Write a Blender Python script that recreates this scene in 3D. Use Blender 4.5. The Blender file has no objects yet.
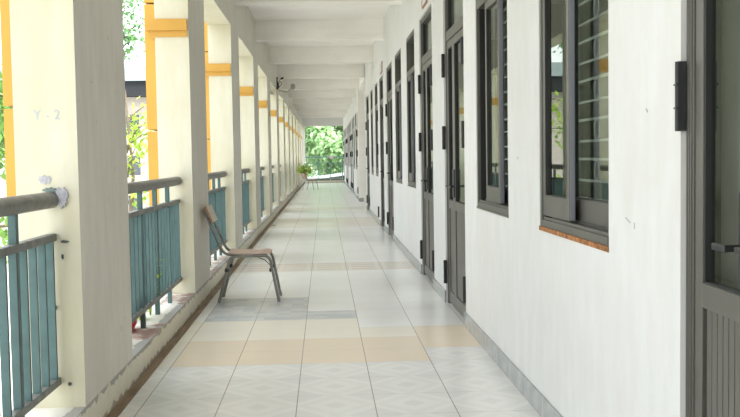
import bpy, bmesh, math, random
from mathutils import Vector, Matrix

random.seed(7)
scn = bpy.context.scene
COL = scn.collection
PI = math.pi

# ------------------------------------------------------------------ materials
def new_mat(name):
    m = bpy.data.materials.new(name)
    m.use_nodes = True
    nt = m.node_tree
    b = nt.nodes['Principled BSDF']
    return m, nt, b

def N(nt, t, **kw):
    n = nt.nodes.new(t)
    for k, v in kw.items():
        setattr(n, k, v)
    return n

def math_node(nt, op, a, b=None, c=None):
    n = N(nt, 'ShaderNodeMath', operation=op)
    for i, v in enumerate((a, b, c)):
        if v is None:
            continue
        if isinstance(v, (int, float)):
            n.inputs[i].default_value = v
        else:
            nt.links.new(v, n.inputs[i])
    return n.outputs[0]

def ramp(nt, fac, stops):
    r = N(nt, 'ShaderNodeValToRGB')
    e = r.color_ramp.elements
    while len(e) < len(stops):
        e.new(0.5)
    for i, (p, c) in enumerate(stops):
        e[i].position = p
        e[i].color = (c[0], c[1], c[2], 1) if not isinstance(c, (int, float)) else (c, c, c, 1)
    nt.links.new(fac, r.inputs[0])
    return r.outputs[0]

def noise(nt, vec, scale, detail=4, rough=0.55):
    n = N(nt, 'ShaderNodeTexNoise')
    n.inputs['Scale'].default_value = scale
    n.inputs['Detail'].default_value = detail
    n.inputs['Roughness'].default_value = rough
    if vec is not None:
        nt.links.new(vec, n.inputs['Vector'])
    return n.outputs['Fac']

def mixc(nt, fac, a, b, blend='MIX'):
    n = N(nt, 'ShaderNodeMix', data_type='RGBA', blend_type=blend)
    for sock, v in ((n.inputs[0], fac), (n.inputs[6], a), (n.inputs[7], b)):
        if isinstance(v, (int, float)):
            sock.default_value = v
        elif isinstance(v, tuple):
            sock.default_value = (v[0], v[1], v[2], 1)
        else:
            nt.links.new(v, sock)
    return n.outputs[2]

def geo_pos(nt):
    return N(nt, 'ShaderNodeNewGeometry').outputs['Position']

def scaled(nt, vec, s):
    m = N(nt, 'ShaderNodeMapping')
    m.inputs['Scale'].default_value = s
    nt.links.new(vec, m.inputs['Vector'])
    return m.outputs[0]

def bump(nt, b, h, strength=0.2, dist=0.01):
    n = N(nt, 'ShaderNodeBump')
    n.inputs['Strength'].default_value = strength
    n.inputs['Distance'].default_value = dist
    nt.links.new(h, n.inputs['Height'])
    nt.links.new(n.outputs[0], b.inputs['Normal'])

def srgb(r, g, b):
    f = lambda c: (c / 255 / 12.92) if c / 255 <= 0.04045 else ((c / 255 + 0.055) / 1.055) ** 2.4
    return (f(r), f(g), f(b))

def plain(name, c, rough=0.6, metal=0.0, var=0.12, scale=8.0, spec=0.5):
    m, nt, b = new_mat(name)
    p = geo_pos(nt)
    f = noise(nt, p, scale)
    lo = tuple(x * (1 - var) for x in c)
    hi = tuple(min(1, x * (1 + var)) for x in c)
    nt.links.new(ramp(nt, f, [(0.3, lo), (0.7, hi)]), b.inputs['Base Color'])
    b.inputs['Roughness'].default_value = rough
    b.inputs['Metallic'].default_value = metal
    b.inputs['Specular IOR Level'].default_value = spec
    return m

def paint(name, base, stain, amount=0.5, streak=(5, 5, 0.6), chips=None, rough=0.7):
    """Wall paint with faint vertical dirt streaks, patches and small chips."""
    m, nt, b = new_mat(name)
    p = geo_pos(nt)
    n1 = noise(nt, scaled(nt, p, streak), 2.2, 6, 0.65)
    n2 = noise(nt, p, 1.1, 5, 0.6)
    f = math_node(nt, 'MULTIPLY', n1, n2)
    col = ramp(nt, f, [(0.16, stain), (0.16 + 0.2 * amount, base)])
    n4 = noise(nt, scaled(nt, p, (streak[0] * 2, streak[1] * 2, streak[2] * 2)), 4.0, 4, 0.6)
    col = mixc(nt, ramp(nt, n4, [(0.66, 0.0), (0.76, 0.35)]), col, stain)
    if chips:
        n3 = noise(nt, p, 16, 3, 0.5)
        col = mixc(nt, ramp(nt, n3, [(0.735, 0.0), (0.745, 0.7)]), col, chips)
    nt.links.new(col, b.inputs['Base Color'])
    b.inputs['Roughness'].default_value = rough
    b.inputs['Specular IOR Level'].default_value = 0.25
    bump(nt, b, noise(nt, p, 45, 4), 0.12, 0.004)
    return m

M = {}
M['wall'] = paint('wall_paint_white', (0.68, 0.69, 0.68), (0.635, 0.635, 0.615), 0.9, (4, 4, 1.4), None)
M['wall_in'] = paint('column_paint_white', (0.70, 0.675, 0.61), (0.62, 0.59, 0.52), 1.0, (5, 5, 1.0), (0.36, 0.33, 0.28))
M['cream'] = paint('column_paint_cream', (0.63, 0.61, 0.495), (0.57, 0.54, 0.40), 0.9, (4, 4, 0.6), (0.52, 0.50, 0.46))
M['ceiling'] = paint('ceiling_paint', (0.89, 0.87, 0.835), (0.83, 0.80, 0.755), 0.8, (0.35, 2.5, 2), None)
M['orange'] = plain('ochre_paint', srgb(190, 145, 60), 0.65, 0, 0.07, 3)
M['alu'] = plain('grey_bronze_aluminium', (0.118, 0.114, 0.099), 0.42, 0.25, 0.08, 3)
M['alu_light'] = plain('pale_aluminium', (0.24, 0.25, 0.285), 0.4, 0.3, 0.06, 3)
M['gasket'] = plain('black_rubber_and_shade', (0.012, 0.012, 0.013), 0.5)
M['black'] = plain('black_plastic_metal', (0.014, 0.014, 0.016), 0.38)
M['grille'] = plain('white_grille_paint', (0.58, 0.60, 0.58), 0.5)
M['rust'] = plain('rusted_strip', (0.33, 0.14, 0.045), 0.85, 0, 0.55, 28)
M['teal'] = plain('teal_railing_paint', srgb(68, 97, 97), 0.5, 0, 0.16, 10)
M['tealdark'] = plain('worn_grey_teal_paint', srgb(98, 112, 108), 0.5, 0.1, 0.22, 9)
M['bar_edge'] = plain('dark_bar_edge', (0.055, 0.065, 0.062), 0.5, 0.2, 0.3, 14)
M['steel'] = plain('dull_galvanised_pipe', (0.17, 0.165, 0.148), 0.45, 0.35, 0.28, 22)
M['steel_rail'] = plain('dull_rail_steel', (0.20, 0.205, 0.19), 0.5, 0.35, 0.28, 18)
M['chrome'] = plain('worn_chrome_tube', (0.22, 0.22, 0.205), 0.32, 0.6, 0.2, 14)
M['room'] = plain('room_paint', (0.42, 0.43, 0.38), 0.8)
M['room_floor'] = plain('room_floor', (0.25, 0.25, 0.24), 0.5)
M['concrete'] = plain('yard_concrete', (0.58, 0.57, 0.52), 0.9, 0, 0.2, 0.6)
M['mortar'] = plain('grey_mortar', (0.42, 0.42, 0.46), 0.9, 0, 0.25, 60)
M['red'] = plain('red_plastic', srgb(215, 30, 45), 0.35)
M['terracotta'] = plain('pale_clay', (0.62, 0.42, 0.31), 0.8)
M['plank'] = plain('brown_timber', (0.46, 0.27, 0.12), 0.65)
M['bark'] = plain('bark', (0.16, 0.125, 0.09), 0.9, 0, 0.3, 12)
M['sheet'] = plain('white_roof_sheet', (0.40, 0.44, 0.45), 0.5, 0.1)
M['shed'] = plain('dark_shed_wall', (0.10, 0.09, 0.085), 0.8)
M['bwall'] = plain('pale_building_wall', (0.42, 0.37, 0.35), 0.8)
M['bpink'] = plain('pink_building_wall', (0.36, 0.22, 0.20), 0.8)
M['broof'] = plain('dark_building_roof', (0.03, 0.032, 0.036), 0.9, spec=0.1)
M['broof_l'] = plain('blue_grey_roof', (0.24, 0.28, 0.30), 0.6)
M['bglass'] = plain('building_window', (0.06, 0.07, 0.08), 0.15)
M['cloth'] = plain('pale_pink_cloth', (0.80, 0.66, 0.66), 0.9)
M['plaque'] = plain('plaque_face', (0.66, 0.66, 0.66), 0.5)
M['plaque_edge'] = plain('plaque_edge', (0.36, 0.20, 0.13), 0.6)
M['mark'] = plain('faded_grey_blue_paint', (0.42, 0.47, 0.50), 0.8)
M['cam_grey'] = plain('grey_plastic', (0.33, 0.32, 0.30), 0.5)
M['scuff'] = plain('grey_scuff', (0.40, 0.385, 0.35), 0.8)
M['drain'] = plain('dark_drain', (0.10, 0.085, 0.065), 0.8)

def leaf_mat(name, a, b_):
    m, nt, b = new_mat(name)
    oi = N(nt, 'ShaderNodeNewGeometry')
    c = ramp(nt, oi.outputs['Random Per Island'], [(0.0, a), (1.0, b_)])
    nt.links.new(c, b.inputs['Base Color'])
    b.inputs['Roughness'].default_value = 0.55
    tr = N(nt, 'ShaderNodeBsdfTranslucent')
    nt.links.new(c, tr.inputs['Color'])
    mx = N(nt, 'ShaderNodeMixShader')
    mx.inputs[0].default_value = 0.45
    nt.links.new(b.outputs[0], mx.inputs[1])
    nt.links.new(tr.outputs[0], mx.inputs[2])
    nt.links.new(mx.outputs[0], nt.nodes['Material Output'].inputs['Surface'])
    return m
M['leaf'] = leaf_mat('leaf_green', srgb(80, 128, 68), srgb(146, 184, 100))
M['leaf_b'] = leaf_mat('leaf_blue_green', srgb(78, 126, 78), srgb(128, 168, 112))
M['leaf_far_hazed'] = leaf_mat('leaf_green_hazed', srgb(150, 188, 140), srgb(202, 222, 182))  # far foliage: distance haze is put into the paler leaf colour
M['teal_hazed'] = plain('teal_paint_with_haze', srgb(120, 160, 156), 0.5)  # end railing teal, lightened in the colour in place of haze
M['leaf_y'] = leaf_mat('leaf_yellow_green', srgb(120, 165, 50), srgb(190, 205, 95))

def wood_mat(name, a, b_, axis_scale):
    m, nt, b = new_mat(name)
    tc = N(nt, 'ShaderNodeTexCoord')
    n = noise(nt, scaled(nt, tc.outputs['Object'], axis_scale), 9, 5, 0.6)
    nt.links.new(ramp(nt, n, [(0.3, a), (0.7, b_)]), b.inputs['Base Color'])
    b.inputs['Roughness'].default_value = 0.45
    return m
M['wood_seat'] = wood_mat('varnished_plywood', (0.50, 0.35, 0.275), (0.62, 0.46, 0.385), (2, 14, 2))
M['wood_back'] = wood_mat('worn_pale_plywood', (0.50, 0.42, 0.34), (0.66, 0.58, 0.50), (14, 2, 14))
M['wood_edge'] = wood_mat('plywood_edge', (0.34, 0.16, 0.07), (0.50, 0.26, 0.13), (2, 2, 30))

def glass_mat():
    m = bpy.data.materials.new('reflective_window_glass')
    m.use_nodes = True
    nt = m.node_tree
    nt.nodes.clear()
    out = N(nt, 'ShaderNodeOutputMaterial')
    fr = N(nt, 'ShaderNodeFresnel')
    fr.inputs['IOR'].default_value = 2.1
    gl = N(nt, 'ShaderNodeBsdfGlossy')
    gl.inputs['Roughness'].default_value = 0.012
    gl.inputs['Color'].default_value = (0.83, 0.90, 0.82, 1)
    tr = N(nt, 'ShaderNodeBsdfTransparent')
    tr.inputs['Color'].default_value = (0.86, 0.89, 0.86, 1)
    mx = N(nt, 'ShaderNodeMixShader')
    bf = N(nt, 'ShaderNodeNewGeometry')
    front = math_node(nt, 'SUBTRACT', 1.0, bf.outputs['Backfacing'])
    nt.links.new(math_node(nt, 'MULTIPLY', fr.outputs[0], front), mx.inputs[0])
    nt.links.new(tr.outputs[0], mx.inputs[1])
    nt.links.new(gl.outputs[0], mx.inputs[2])
    nt.links.new(mx.outputs[0], out.inputs['Surface'])
    return m
M['glass'] = glass_mat()

# floor tiles --------------------------------------------------------------
TX0, TY0, TS = -0.961, 5.76, 0.40
def tile_mat(name, kind):
    m, nt, b = new_mat(name)
    p = geo_pos(nt)
    sp = N(nt, 'ShaderNodeSeparateXYZ')
    nt.links.new(p, sp.inputs[0])
    wob = noise(nt, p, 1.2, 2)
    u = math_node(nt, 'FRACT', math_node(nt, 'DIVIDE', math_node(nt, 'SUBTRACT', sp.outputs[0], TX0 - 40), TS))
    v = math_node(nt, 'FRACT', math_node(nt, 'DIVIDE', math_node(nt, 'SUBTRACT', sp.outputs[1], TY0 - 40), TS))
    def edge(t, w):
        d = math_node(nt, 'MINIMUM', t, math_node(nt, 'SUBTRACT', 1.0, t))
        return math_node(nt, 'LESS_THAN', d, w)
    groove = math_node(nt, 'MAXIMUM', edge(u, 0.0065), math_node(nt, 'MULTIPLY', edge(v, 0.006), ramp(nt, wob, [(0.35, 0.15), (0.6, 0.6)])))
    cellx = math_node(nt, 'FLOOR', math_node(nt, 'DIVIDE', math_node(nt, 'SUBTRACT', sp.outputs[0], TX0 - 40), TS))
    celly = math_node(nt, 'FLOOR', math_node(nt, 'DIVIDE', math_node(nt, 'SUBTRACT', sp.outputs[1], TY0 - 40), TS))
    cv = N(nt, 'ShaderNodeCombineXYZ')
    nt.links.new(cellx, cv.inputs[0]); nt.links.new(celly, cv.inputs[1])
    wn = N(nt, 'ShaderNodeTexWhiteNoise', noise_dimensions='2D')
    nt.links.new(cv.outputs[0], wn.inputs['Vector'])
    speck = noise(nt, p, 160, 2)
    grime = noise(nt, p, 2.4, 5, 0.6)
    if kind == 'diamond':
        du = math_node(nt, 'ABSOLUTE', math_node(nt, 'SUBTRACT', u, 0.5))
        dv = math_node(nt, 'ABSOLUTE', math_node(nt, 'SUBTRACT', v, 0.5))
        d = math_node(nt, 'ADD', du, dv)                       # 0 centre .. 1 corner
        inner = ramp(nt, d, [(0.0, 1.0), (0.145, 1.0), (0.165, 0.0), (0.35, 0.0), (0.37, 0.55), (0.50, 0.55), (0.52, 0.0), (0.64, 0.0), (0.66, 0.9), (1.0, 0.9)])
        sp2 = math_node(nt, 'MULTIPLY', inner, ramp(nt, speck, [(0.35, 0.55), (0.65, 1.0)]))
        col = mixc(nt, sp2, (0.79, 0.785, 0.76), (0.70, 0.70, 0.69))
    elif kind == 'tan':
        col = mixc(nt, 0.6, (0.80, 0.685, 0.54), (0.77, 0.655, 0.51))
        col = mixc(nt, ramp(nt, speck, [(0.5, 0.0), (0.75, 0.2)]), col, (0.58, 0.48, 0.36))
    elif kind == 'cream':
        col = mixc(nt, ramp(nt, speck, [(0.5, 0.0), (0.75, 0.25)]), (0.82, 0.775, 0.67), (0.75, 0.70, 0.61))
    elif kind == 'bluegrey':
        ck = N(nt, 'ShaderNodeTexWhiteNoise', noise_dimensions='2D')
        sv = N(nt, 'ShaderNodeVectorMath', operation='SCALE'); sv.inputs['Scale'].default_value = 1 / 0.1
        nt.links.new(p, sv.inputs[0])
        fl = N(nt, 'ShaderNodeVectorMath', operation='FLOOR')
        nt.links.new(sv.outputs[0], fl.inputs[0])
        nt.links.new(fl.outputs[0], ck.inputs['Vector'])
        col = mixc(nt, ck.outputs['Value'], (0.50, 0.525, 0.555), (0.64, 0.645, 0.635))
    elif kind == 'border':
        vv = math_node(nt, 'FRACT', math_node(nt, 'DIVIDE', math_node(nt, 'SUBTRACT', sp.outputs[1], 10.42), 0.40))
        dv = math_node(nt, 'ABSOLUTE', math_node(nt, 'SUBTRACT', vv, 0.5))
        du = math_node(nt, 'ABSOLUTE', math_node(nt, 'SUBTRACT', u, 0.5))
        band = ramp(nt, dv, [(0.0, 0.15), (0.16, 0.15), (0.2, 1.0), (0.32, 1.0), (0.36, 0.1)])
        bu = ramp(nt, du, [(0.34, 1.0), (0.36, 0.0), (0.43, 0.0), (0.44, 1.0)])
        col = mixc(nt, math_node(nt, 'MULTIPLY', band, bu), (0.75, 0.72, 0.66), (0.66, 0.54, 0.46))
    elif kind == 'beige':
        col = mixc(nt, wn.outputs['Value'], (0.74, 0.69, 0.60), (0.78, 0.74, 0.67))
    else:
        col = mixc(nt, wn.outputs['Value'], (0.81, 0.81, 0.785), (0.85, 0.85, 0.83))
        col = mixc(nt, ramp(nt, speck, [(0.55, 0.0), (0.8, 0.18)]), col, (0.62, 0.62, 0.60))
    col = mixc(nt, ramp(nt, grime, [(0.3, 0.14), (0.55, 0.0)]), col, (0.55, 0.53, 0.48))
    col = mixc(nt, groove, col, (0.34, 0.31, 0.26))
    nt.links.new(col, b.inputs['Base Color'])
    b.inputs['Roughness'].default_value = 0.25
    b.inputs['Specular IOR Level'].default_value = 0.42
    return m
for k in ('diamond', 'tan', 'cream', 'bluegrey', 'border', 'beige', 'white'):
    M['t_' + k] = tile_mat('floor_tile_' + k, k)

def skirting_mat():
    m, nt, b = new_mat('grey_skirting_tile')
    p = geo_pos(nt)
    sp = N(nt, 'ShaderNodeSeparateXYZ'); nt.links.new(p, sp.inputs[0])
    v = math_node(nt, 'FRACT', math_node(nt, 'DIVIDE', math_node(nt, 'ADD', sp.outputs[1], 40.0), 0.4))
    g = math_node(nt, 'LESS_THAN', v, 0.012)
    n = noise(nt, p, 9, 4)
    col = ramp(nt, n, [(0.3, (0.25, 0.27, 0.28)), (0.7, (0.36, 0.375, 0.375))])
    col = mixc(nt, g, col, (0.52, 0.52, 0.51))
    nt.links.new(col, b.inputs['Base Color'])
    b.inputs['Roughness'].default_value = 0.22
    return m
M['skirting'] = skirting_mat()

def curb_mat(name, top):
    """Peeling kerb: cream paint over grey cement with red-brown primer left near some bays."""
    m, nt, b = new_mat(name)
    p = geo_pos(nt)
    sp = N(nt, 'ShaderNodeSeparateXYZ'); nt.links.new(p, sp.inputs[0])
    n1 = noise(nt, p, 9, 6, 0.65)
    n2 = noise(nt, p, 1.3, 3, 0.5)
    if top:
        # worn cement strip towards the corridor, pale dusty paint behind
        e = math_node(nt, 'MULTIPLY_ADD', n1, 0.10, sp.outputs[0])
        f = ramp(nt, math_node(nt, 'ADD', e, 2.0), [(0.0, 0.0), (1.0, 1.0)])
        mask = math_node(nt, 'GREATER_THAN', e, -1.105)
        col = mixc(nt, mask, (0.72, 0.70, 0.63), (0.40, 0.39, 0.37))
        red = math_node(nt, 'MULTIPLY', ramp(nt, n2, [(0.54, 0.0), (0.57, 0.8)]), math_node(nt, 'GREATER_THAN', e, -1.25))
        red = math_node(nt, 'MULTIPLY', red, ramp(nt, n1, [(0.44, 0.0), (0.5, 0.9)]))
        col = mixc(nt, red, col, (0.30, 0.155, 0.11))
    else:
        h = math_node(nt, 'MULTIPLY_ADD', n1, 0.16, sp.outputs[2])
        col = mixc(nt, math_node(nt, 'GREATER_THAN', h, 0.215), (0.69, 0.66, 0.55), (0.38, 0.36, 0.32))
        col = mixc(nt, ramp(nt, n1, [(0.3, 0.5), (0.45, 0.0)]), col, (0.50, 0.46, 0.38))
        col = mixc(nt, math_node(nt, 'LESS_THAN', h, 0.10), col, (0.40, 0.34, 0.27))
    nt.links.new(col, b.inputs['Base Color'])
    b.inputs['Roughness'].default_value = 0.85
    bump(nt, b, n1, 0.4, 0.01)
    return m
M['curb_face'] = curb_mat('peeling_kerb_face', False)
M['curb_top'] = curb_mat('worn_kerb_top', True)

def gutter_mat():
    m, nt, b = new_mat('brown_stained_gutter')
    p = geo_pos(nt)
    n = noise(nt, scaled(nt, p, (8, 1.2, 8)), 3, 6, 0.6)
    nt.links.new(ramp(nt, n, [(0.3, (0.13, 0.085, 0.05)), (0.7, (0.31, 0.22, 0.14))]), b.inputs['Base Color'])
    b.inputs['Roughness'].default_value = 0.6
    return m
M['gutter'] = gutter_mat()

# ------------------------------------------------------------------ mesh helpers
class MB:
    def __init__(self):
        self.v, self.f, self.mi = [], [], []
        self.mats = []
    def slot(self, m):
        if m not in self.mats:
            self.mats.append(m)
        return self.mats.index(m)
    def box(self, x0, x1, y0, y1, z0, z1, m, faces=None):
        """faces: optional dict among '-x +x -y +y -z +z' -> material"""
        n = len(self.v)
        self.v += [(x, y, z) for z in (z0, z1) for y in (y0, y1) for x in (x0, x1)]
        F = {'-z': (0, 2, 3, 1), '+z': (4, 5, 7, 6), '-y': (0, 1, 5, 4), '+y': (2, 6, 7, 3), '-x': (0, 4, 6, 2), '+x': (1, 3, 7, 5)}
        for k, q in F.items():
            self.f.append(tuple(n + i for i in q))
            self.mi.append(self.slot((faces or {}).get(k, m)))
        return self
    def quad(self, pts, m):
        n = len(self.v)
        self.v += [tuple(p) for p in pts]
        self.f.append(tuple(range(n, n + len(pts))))
        self.mi.append(self.slot(m))
        return self
    def tube(self, pts, r, m, seg=10, caps=True):
        pts = [Vector(p) for p in pts]
        rs = r if isinstance(r, (list, tuple)) else [r] * len(pts)
        rings = []
        t0 = (pts[1] - pts[0]).normalized()
        up = Vector((0, 0, 1)) if abs(t0.z) < 0.9 else Vector((0, 1, 0))
        a = t0.cross(up).normalized()
        for i, p in enumerate(pts):
            if i == 0: t = t0
            elif i == len(pts) - 1: t = (pts[i] - pts[i - 1]).normalized()
            else: t = ((pts[i] - pts[i - 1]).normalized() + (pts[i + 1] - pts[i]).normalized()).normalized()
            a = (a - t * a.dot(t)).normalized()
            b = t.cross(a)
            n = len(self.v)
            for k in range(seg):
                w = 2 * PI * k / seg
                self.v.append(tuple(p + a * (math.cos(w) * rs[i]) + b * (math.sin(w) * rs[i])))
            rings.append(n)
        s = self.slot(m)
        for i in range(len(rings) - 1):
            for k in range(seg):
                k2 = (k + 1) % seg
                self.f.append((rings[i] + k, rings[i] + k2, rings[i + 1] + k2, rings[i + 1] + k)); self.mi.append(s)
        if caps:
            self.f.append(tuple(rings[0] + k for k in reversed(range(seg)))); self.mi.append(s)
            self.f.append(tuple(rings[-1] + k for k in range(seg))); self.mi.append(s)
        return self
    def lathe(self, prof, c, m, seg=20):
        n = len(self.v); s = self.slot(m)
        for (r, z) in prof:
            for k in range(seg):
                w = 2 * PI * k / seg
                self.v.append((c[0] + r * math.cos(w), c[1] + r * math.sin(w), c[2] + z))
        for i in range(len(prof) - 1):
            for k in range(seg):
                k2 = (k + 1) % seg
                self.f.append((n + i * seg + k, n + i * seg + k2, n + (i + 1) * seg + k2, n + (i + 1) * seg + k)); self.mi.append(s)
        self.f.append(tuple(n + k for k in reversed(range(seg)))); self.mi.append(s)
        e = n + (len(prof) - 1) * seg
        self.f.append(tuple(e + k for k in range(seg))); self.mi.append(s)
        return self
    def mesh(self, name):
        me = bpy.data.meshes.new(name)
        me.from_pydata(self.v, [], self.f)
        for m in self.mats:
            me.materials.append(m)
        me.polygons.foreach_set('material_index', self.mi)
        me.update()
        return me
    def obj(self, name, parent=None, loc=None, bevel=0, smooth=False):
        me = self.mesh(name)
        o = bpy.data.objects.new(name, me)
        COL.objects.link(o)
        if parent: o.parent = parent
        if loc: o.location = loc
        if smooth:
            me.polygons.foreach_set('use_smooth', [True] * len(me.polygons))
            mod = o.modifiers.new('edge', 'EDGE_SPLIT'); mod.split_angle = math.radians(40)
        if bevel:
            b = o.modifiers.new('bevel', 'BEVEL'); b.width = bevel; b.segments = 2; b.limit_method = 'ANGLE'
        return o

def tag(o, label=None, cat=None, group=None, kind=None):
    if label: o['label'] = label
    if cat: o['category'] = cat
    if group: o['group'] = group
    if kind: o['kind'] = kind
    return o

def empty(name, loc=(0, 0, 0), rz=0.0):
    o = bpy.data.objects.new(name, None)
    o.empty_display_size = 0.1
    o.location = loc
    o.rotation_euler = (0, 0, rz)
    COL.objects.link(o)
    return o

def copy_tree(o, parent=None):
    c = o.copy(); COL.objects.link(c)
    if parent: c.parent = parent
    for ch in list(o.children):
        copy_tree(ch, c)
    return c

def arc(p0, p1, p2, n=6):
    """quadratic bend through corner p1"""
    p0, p1, p2 = Vector(p0), Vector(p1), Vector(p2)
    return [(p0 * (1 - t) ** 2 + p1 * 2 * t * (1 - t) + p2 * t * t) for t in [i / n for i in range(n + 1)]]

# ------------------------------------------------------------------ layout
XR = 1.037            # face of the classroom wall
XL = -1.098          # corridor face of columns and kerb
XLO = -1.375         # outer face of the column fins
Y0, Y1 = -5.0, 49.6
CURB = 0.155
Z_BEAM, Z_SLAB, Z_EDGE = 3.245, 3.57, 2.90
PER = 3.63
COLS = [(4.265 + PER * k, 5.315 + PER * k) for k in range(-2, 13)]    # 15 fins; two behind the camera

# floor --------------------------------------------------------------------
def tile_kind(x, y):
    cx = (x - TX0) / TS
    colr = x > 0.64
    if y < 5.76: return 'diamond'
    if colr:
        if y < 6.16: return 'diamond'
        if y < 6.96: return 'tan'
        if y < 10.42: return 'white'
    else:
        if y < 6.56: return 'tan' if x > -1.0 else 'beige'
        if y < 7.36:
            return 'cream' if not (x > 0.23 and y > 6.96) else 'white'
        if y < 8.56 and x < -0.16: return 'bluegrey' if x > TX0 else 'white'
        if y < 7.76 and x < 0.24: return 'bluegrey'
    if 10.42 <= y < 11.22: return 'border'
    if 17.36 <= y < 20.16: return 'beige'
    if 23.36 <= y < 24.56: return 'beige'
    return 'white'
fb = MB()
xs = [XL + 0.055] + [TX0 + TS * k for k in range(0, 6)] + [XR + 0.21]
ys = sorted(set([Y0] + [round(TY0 + TS * k, 4) for k in range(-27, 110) if Y0 < TY0 + TS * k < Y1] + [Y1]))
vid = {}
for j, y in enumerate(ys):
    for i, x in enumerate(xs):
        vid[i, j] = len(fb.v); fb.v.append((x, y, 0.0))
for j in range(len(ys) - 1):
    for i in range(len(xs) - 1):
        fb.f.append((vid[i, j], vid[i + 1, j], vid[i + 1, j + 1], vid[i, j + 1]))
        fb.mi.append(fb.slot(M['t_' + tile_kind((xs[i] + xs[i + 1]) / 2, (ys[j] + ys[j + 1]) / 2)]))
fb.box(XLO, XR + 0.21, Y0, Y1 + 0.3, -0.35, -0.004, M['concrete'])
fb.box(XR + 0.2, 3.2, 23.1, 27.6, -0.3, 0.0, M['t_white'])
fl = fb.obj('floor'); tag(fl, 'pale tiled corridor floor with tan and grey patched rows', 'floor', kind='structure')

gb = MB().box(XL - 0.02, XL + 0.056, Y0, Y1, -0.05, 0.006, M['gutter'])
tag(gb.obj('trim_1'), 'brown stained strip along the foot of the low kerb', 'trim', kind='structure')

# left side: kerb and edge beam ----------------------------------------------
wb = MB()
wb.box(XLO, XL, Y0, Y1, -0.35, CURB, M['cream'], {'+x': M['curb_face'], '+z': M['curb_top']})
tag(wb.obj('wall_left'), 'low peeling kerb between the columns under the railings', 'wall', kind='structure')
eb = MB().box(XLO, XL, Y0, Y1, Z_EDGE, Z_SLAB + 0.15, M['cream'], {'+x': M['wall_in'], '-z': M['cream']})
tag(eb.obj('wall_upper'), 'long concrete edge beam running over the columns', 'wall', kind='structure')

# ceiling slab with cross beams ---------------------------------------------
cb = MB().box(XL, XR + 0.25, Y0, Y1, Z_SLAB, Z_SLAB + 0.15, M['ceiling'])
k = -4
while True:
    y = 12.09 + 3.69 * k
    k += 1
    if y > Y1 - 1: break
    if y < Y0 + .3: continue
    cb.box(XL, XR + 0.01, y, y + 0.22, Z_BEAM, Z_SLAB + 0.01, M['ceiling'])
cb.box(XR, 3.3, 23.1, 27.7, Z_BEAM, Z_SLAB + .15, M['ceiling'])
tag(cb.obj('ceiling'), 'white ceiling crossed by a row of shallow beams', 'ceiling', kind='structure')

# columns ----------------------------------------------------------------------
ORD = ['zeroth', 'first', 'second', 'third', 'fourth', 'fifth', 'sixth', 'seventh', 'eighth', 'ninth', 'tenth', 'eleventh', 'twelfth', 'thirteenth']
def make_column():
    root = empty('concrete_column')
    L = COLS[2][1] - COLS[2][0]
    s = MB()
    s.box(XLO, XL, 0, L, CURB, Z_EDGE, M['cream'], {'+x': M['wall_in']})
    s.obj('shaft', root)
    p = MB()
    z = -0.3
    for z0, z1 in ((-4.0, 1.52), (1.535, 2.60), (2.615, 4.2)):
        p.box(-1.51, XLO + 0.001, 0.28, L - 0.28, z0, z1, M['orange'])
    p.obj('pilaster', root)
    b = MB()
    b.box(-1.445, XL - 0.012, -0.03, L + 0.03, 2.336, 2.43, M['orange'])
    b.box(-1.42, XL - 0.012, -0.012, L + 0.012, 2.285, 2.336, M['orange'])
    b.obj('moulding_band', root)
    return root
col0 = make_column()
for i, (a, b) in enumerate(COLS):
    if i == 0:
        c = col0
    else:
        c = copy_tree(col0)
    c.location = (0, a, 0)
    n = i - 1
    lab = {0: 'cream concrete column beside the camera, out of the frame',
           -1: 'cream concrete column behind the camera, out of the frame',
           1: 'broad cream and grey concrete column with faded Y-2 marking',
           2: 'cream and grey concrete column the wood-backed chair leans against'}.get(n)
    if lab is None:
        lab = 'cream concrete column with ochre band, %s one along the corridor' % ORD[n]
    tag(c, lab, 'column', 'cream columns along the open side', 'thing')
    if n == 1:
        # faded stencil, spalled mortar at the rail end
        cu = bpy.data.curves.new('painted_marking', 'FONT'); cu.body = 'Y - 2'; cu.size = 0.062
        to = bpy.data.objects.new('tmp_text', cu); COL.objects.link(to)
        dg = bpy.context.evaluated_depsgraph_get()
        me = bpy.data.meshes.new_from_object(to.evaluated_get(dg))
        COL.objects.unlink(to); bpy.data.objects.remove(to)
        me.materials.clear(); me.materials.append(M['mark'])
        t = bpy.data.objects.new('painted_marking', me); COL.objects.link(t)
        t.parent = c; t.rotation_euler = (PI / 2, 0, 0); t.location = (-1.29, -0.0015, 1.455)
        t['label'] = 'faded grey-blue stencilled Y-2'
        def patch(cx, cz, rx, rz, m, name, seed, th=0.004):
            rnd = random.Random(seed); mb = MB(); pts = []
            for q in range(26):
                w = 2 * PI * q / 26; rr = 0.7 + 0.45 * rnd.random()
                pts.append((cx + rx * rr * math.cos(w), cz + rz * rr * math.sin(w)))
            f0 = [(x, -th, z) for x, z in pts]
            mb.quad(f0, m)
            for q in range(26):
                x, z = pts[q]; x2, z2 = pts[(q + 1) % 26]
                mb.quad([(x, -th, z), (x, 0.001, z), (x2, 0.001, z2), (x2, -th, z2)], m)
            o = mb.obj(name, c); return o
        patch(-1.245, 1.187, 0.03, 0.020, M['mortar'], 'mortar_patch', 3)
        patch(-1.175, 1.105, 0.03, 0.046, M['mortar'], 'mortar_patch', 5, 0.012)
        patch(-1.168, 0.908, 0.020, 0.007, M['bar_edge'], 'paint_chip', 12)
        patch(-1.180, 0.840, 0.005, 0.012, M['bar_edge'], 'paint_chip', 13)
        patch(-1.215, 0.610, 0.005, 0.011, M['tealdark'], 'paint_chip', 14)
        patch(-1.165, 0.262, 0.010, 0.008, M['bar_edge'], 'paint_chip', 15)
        patch(-1.225, 1.140, 0.034, 0.012, M['tealdark'], 'mortar_patch', 9, 0.010)

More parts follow.
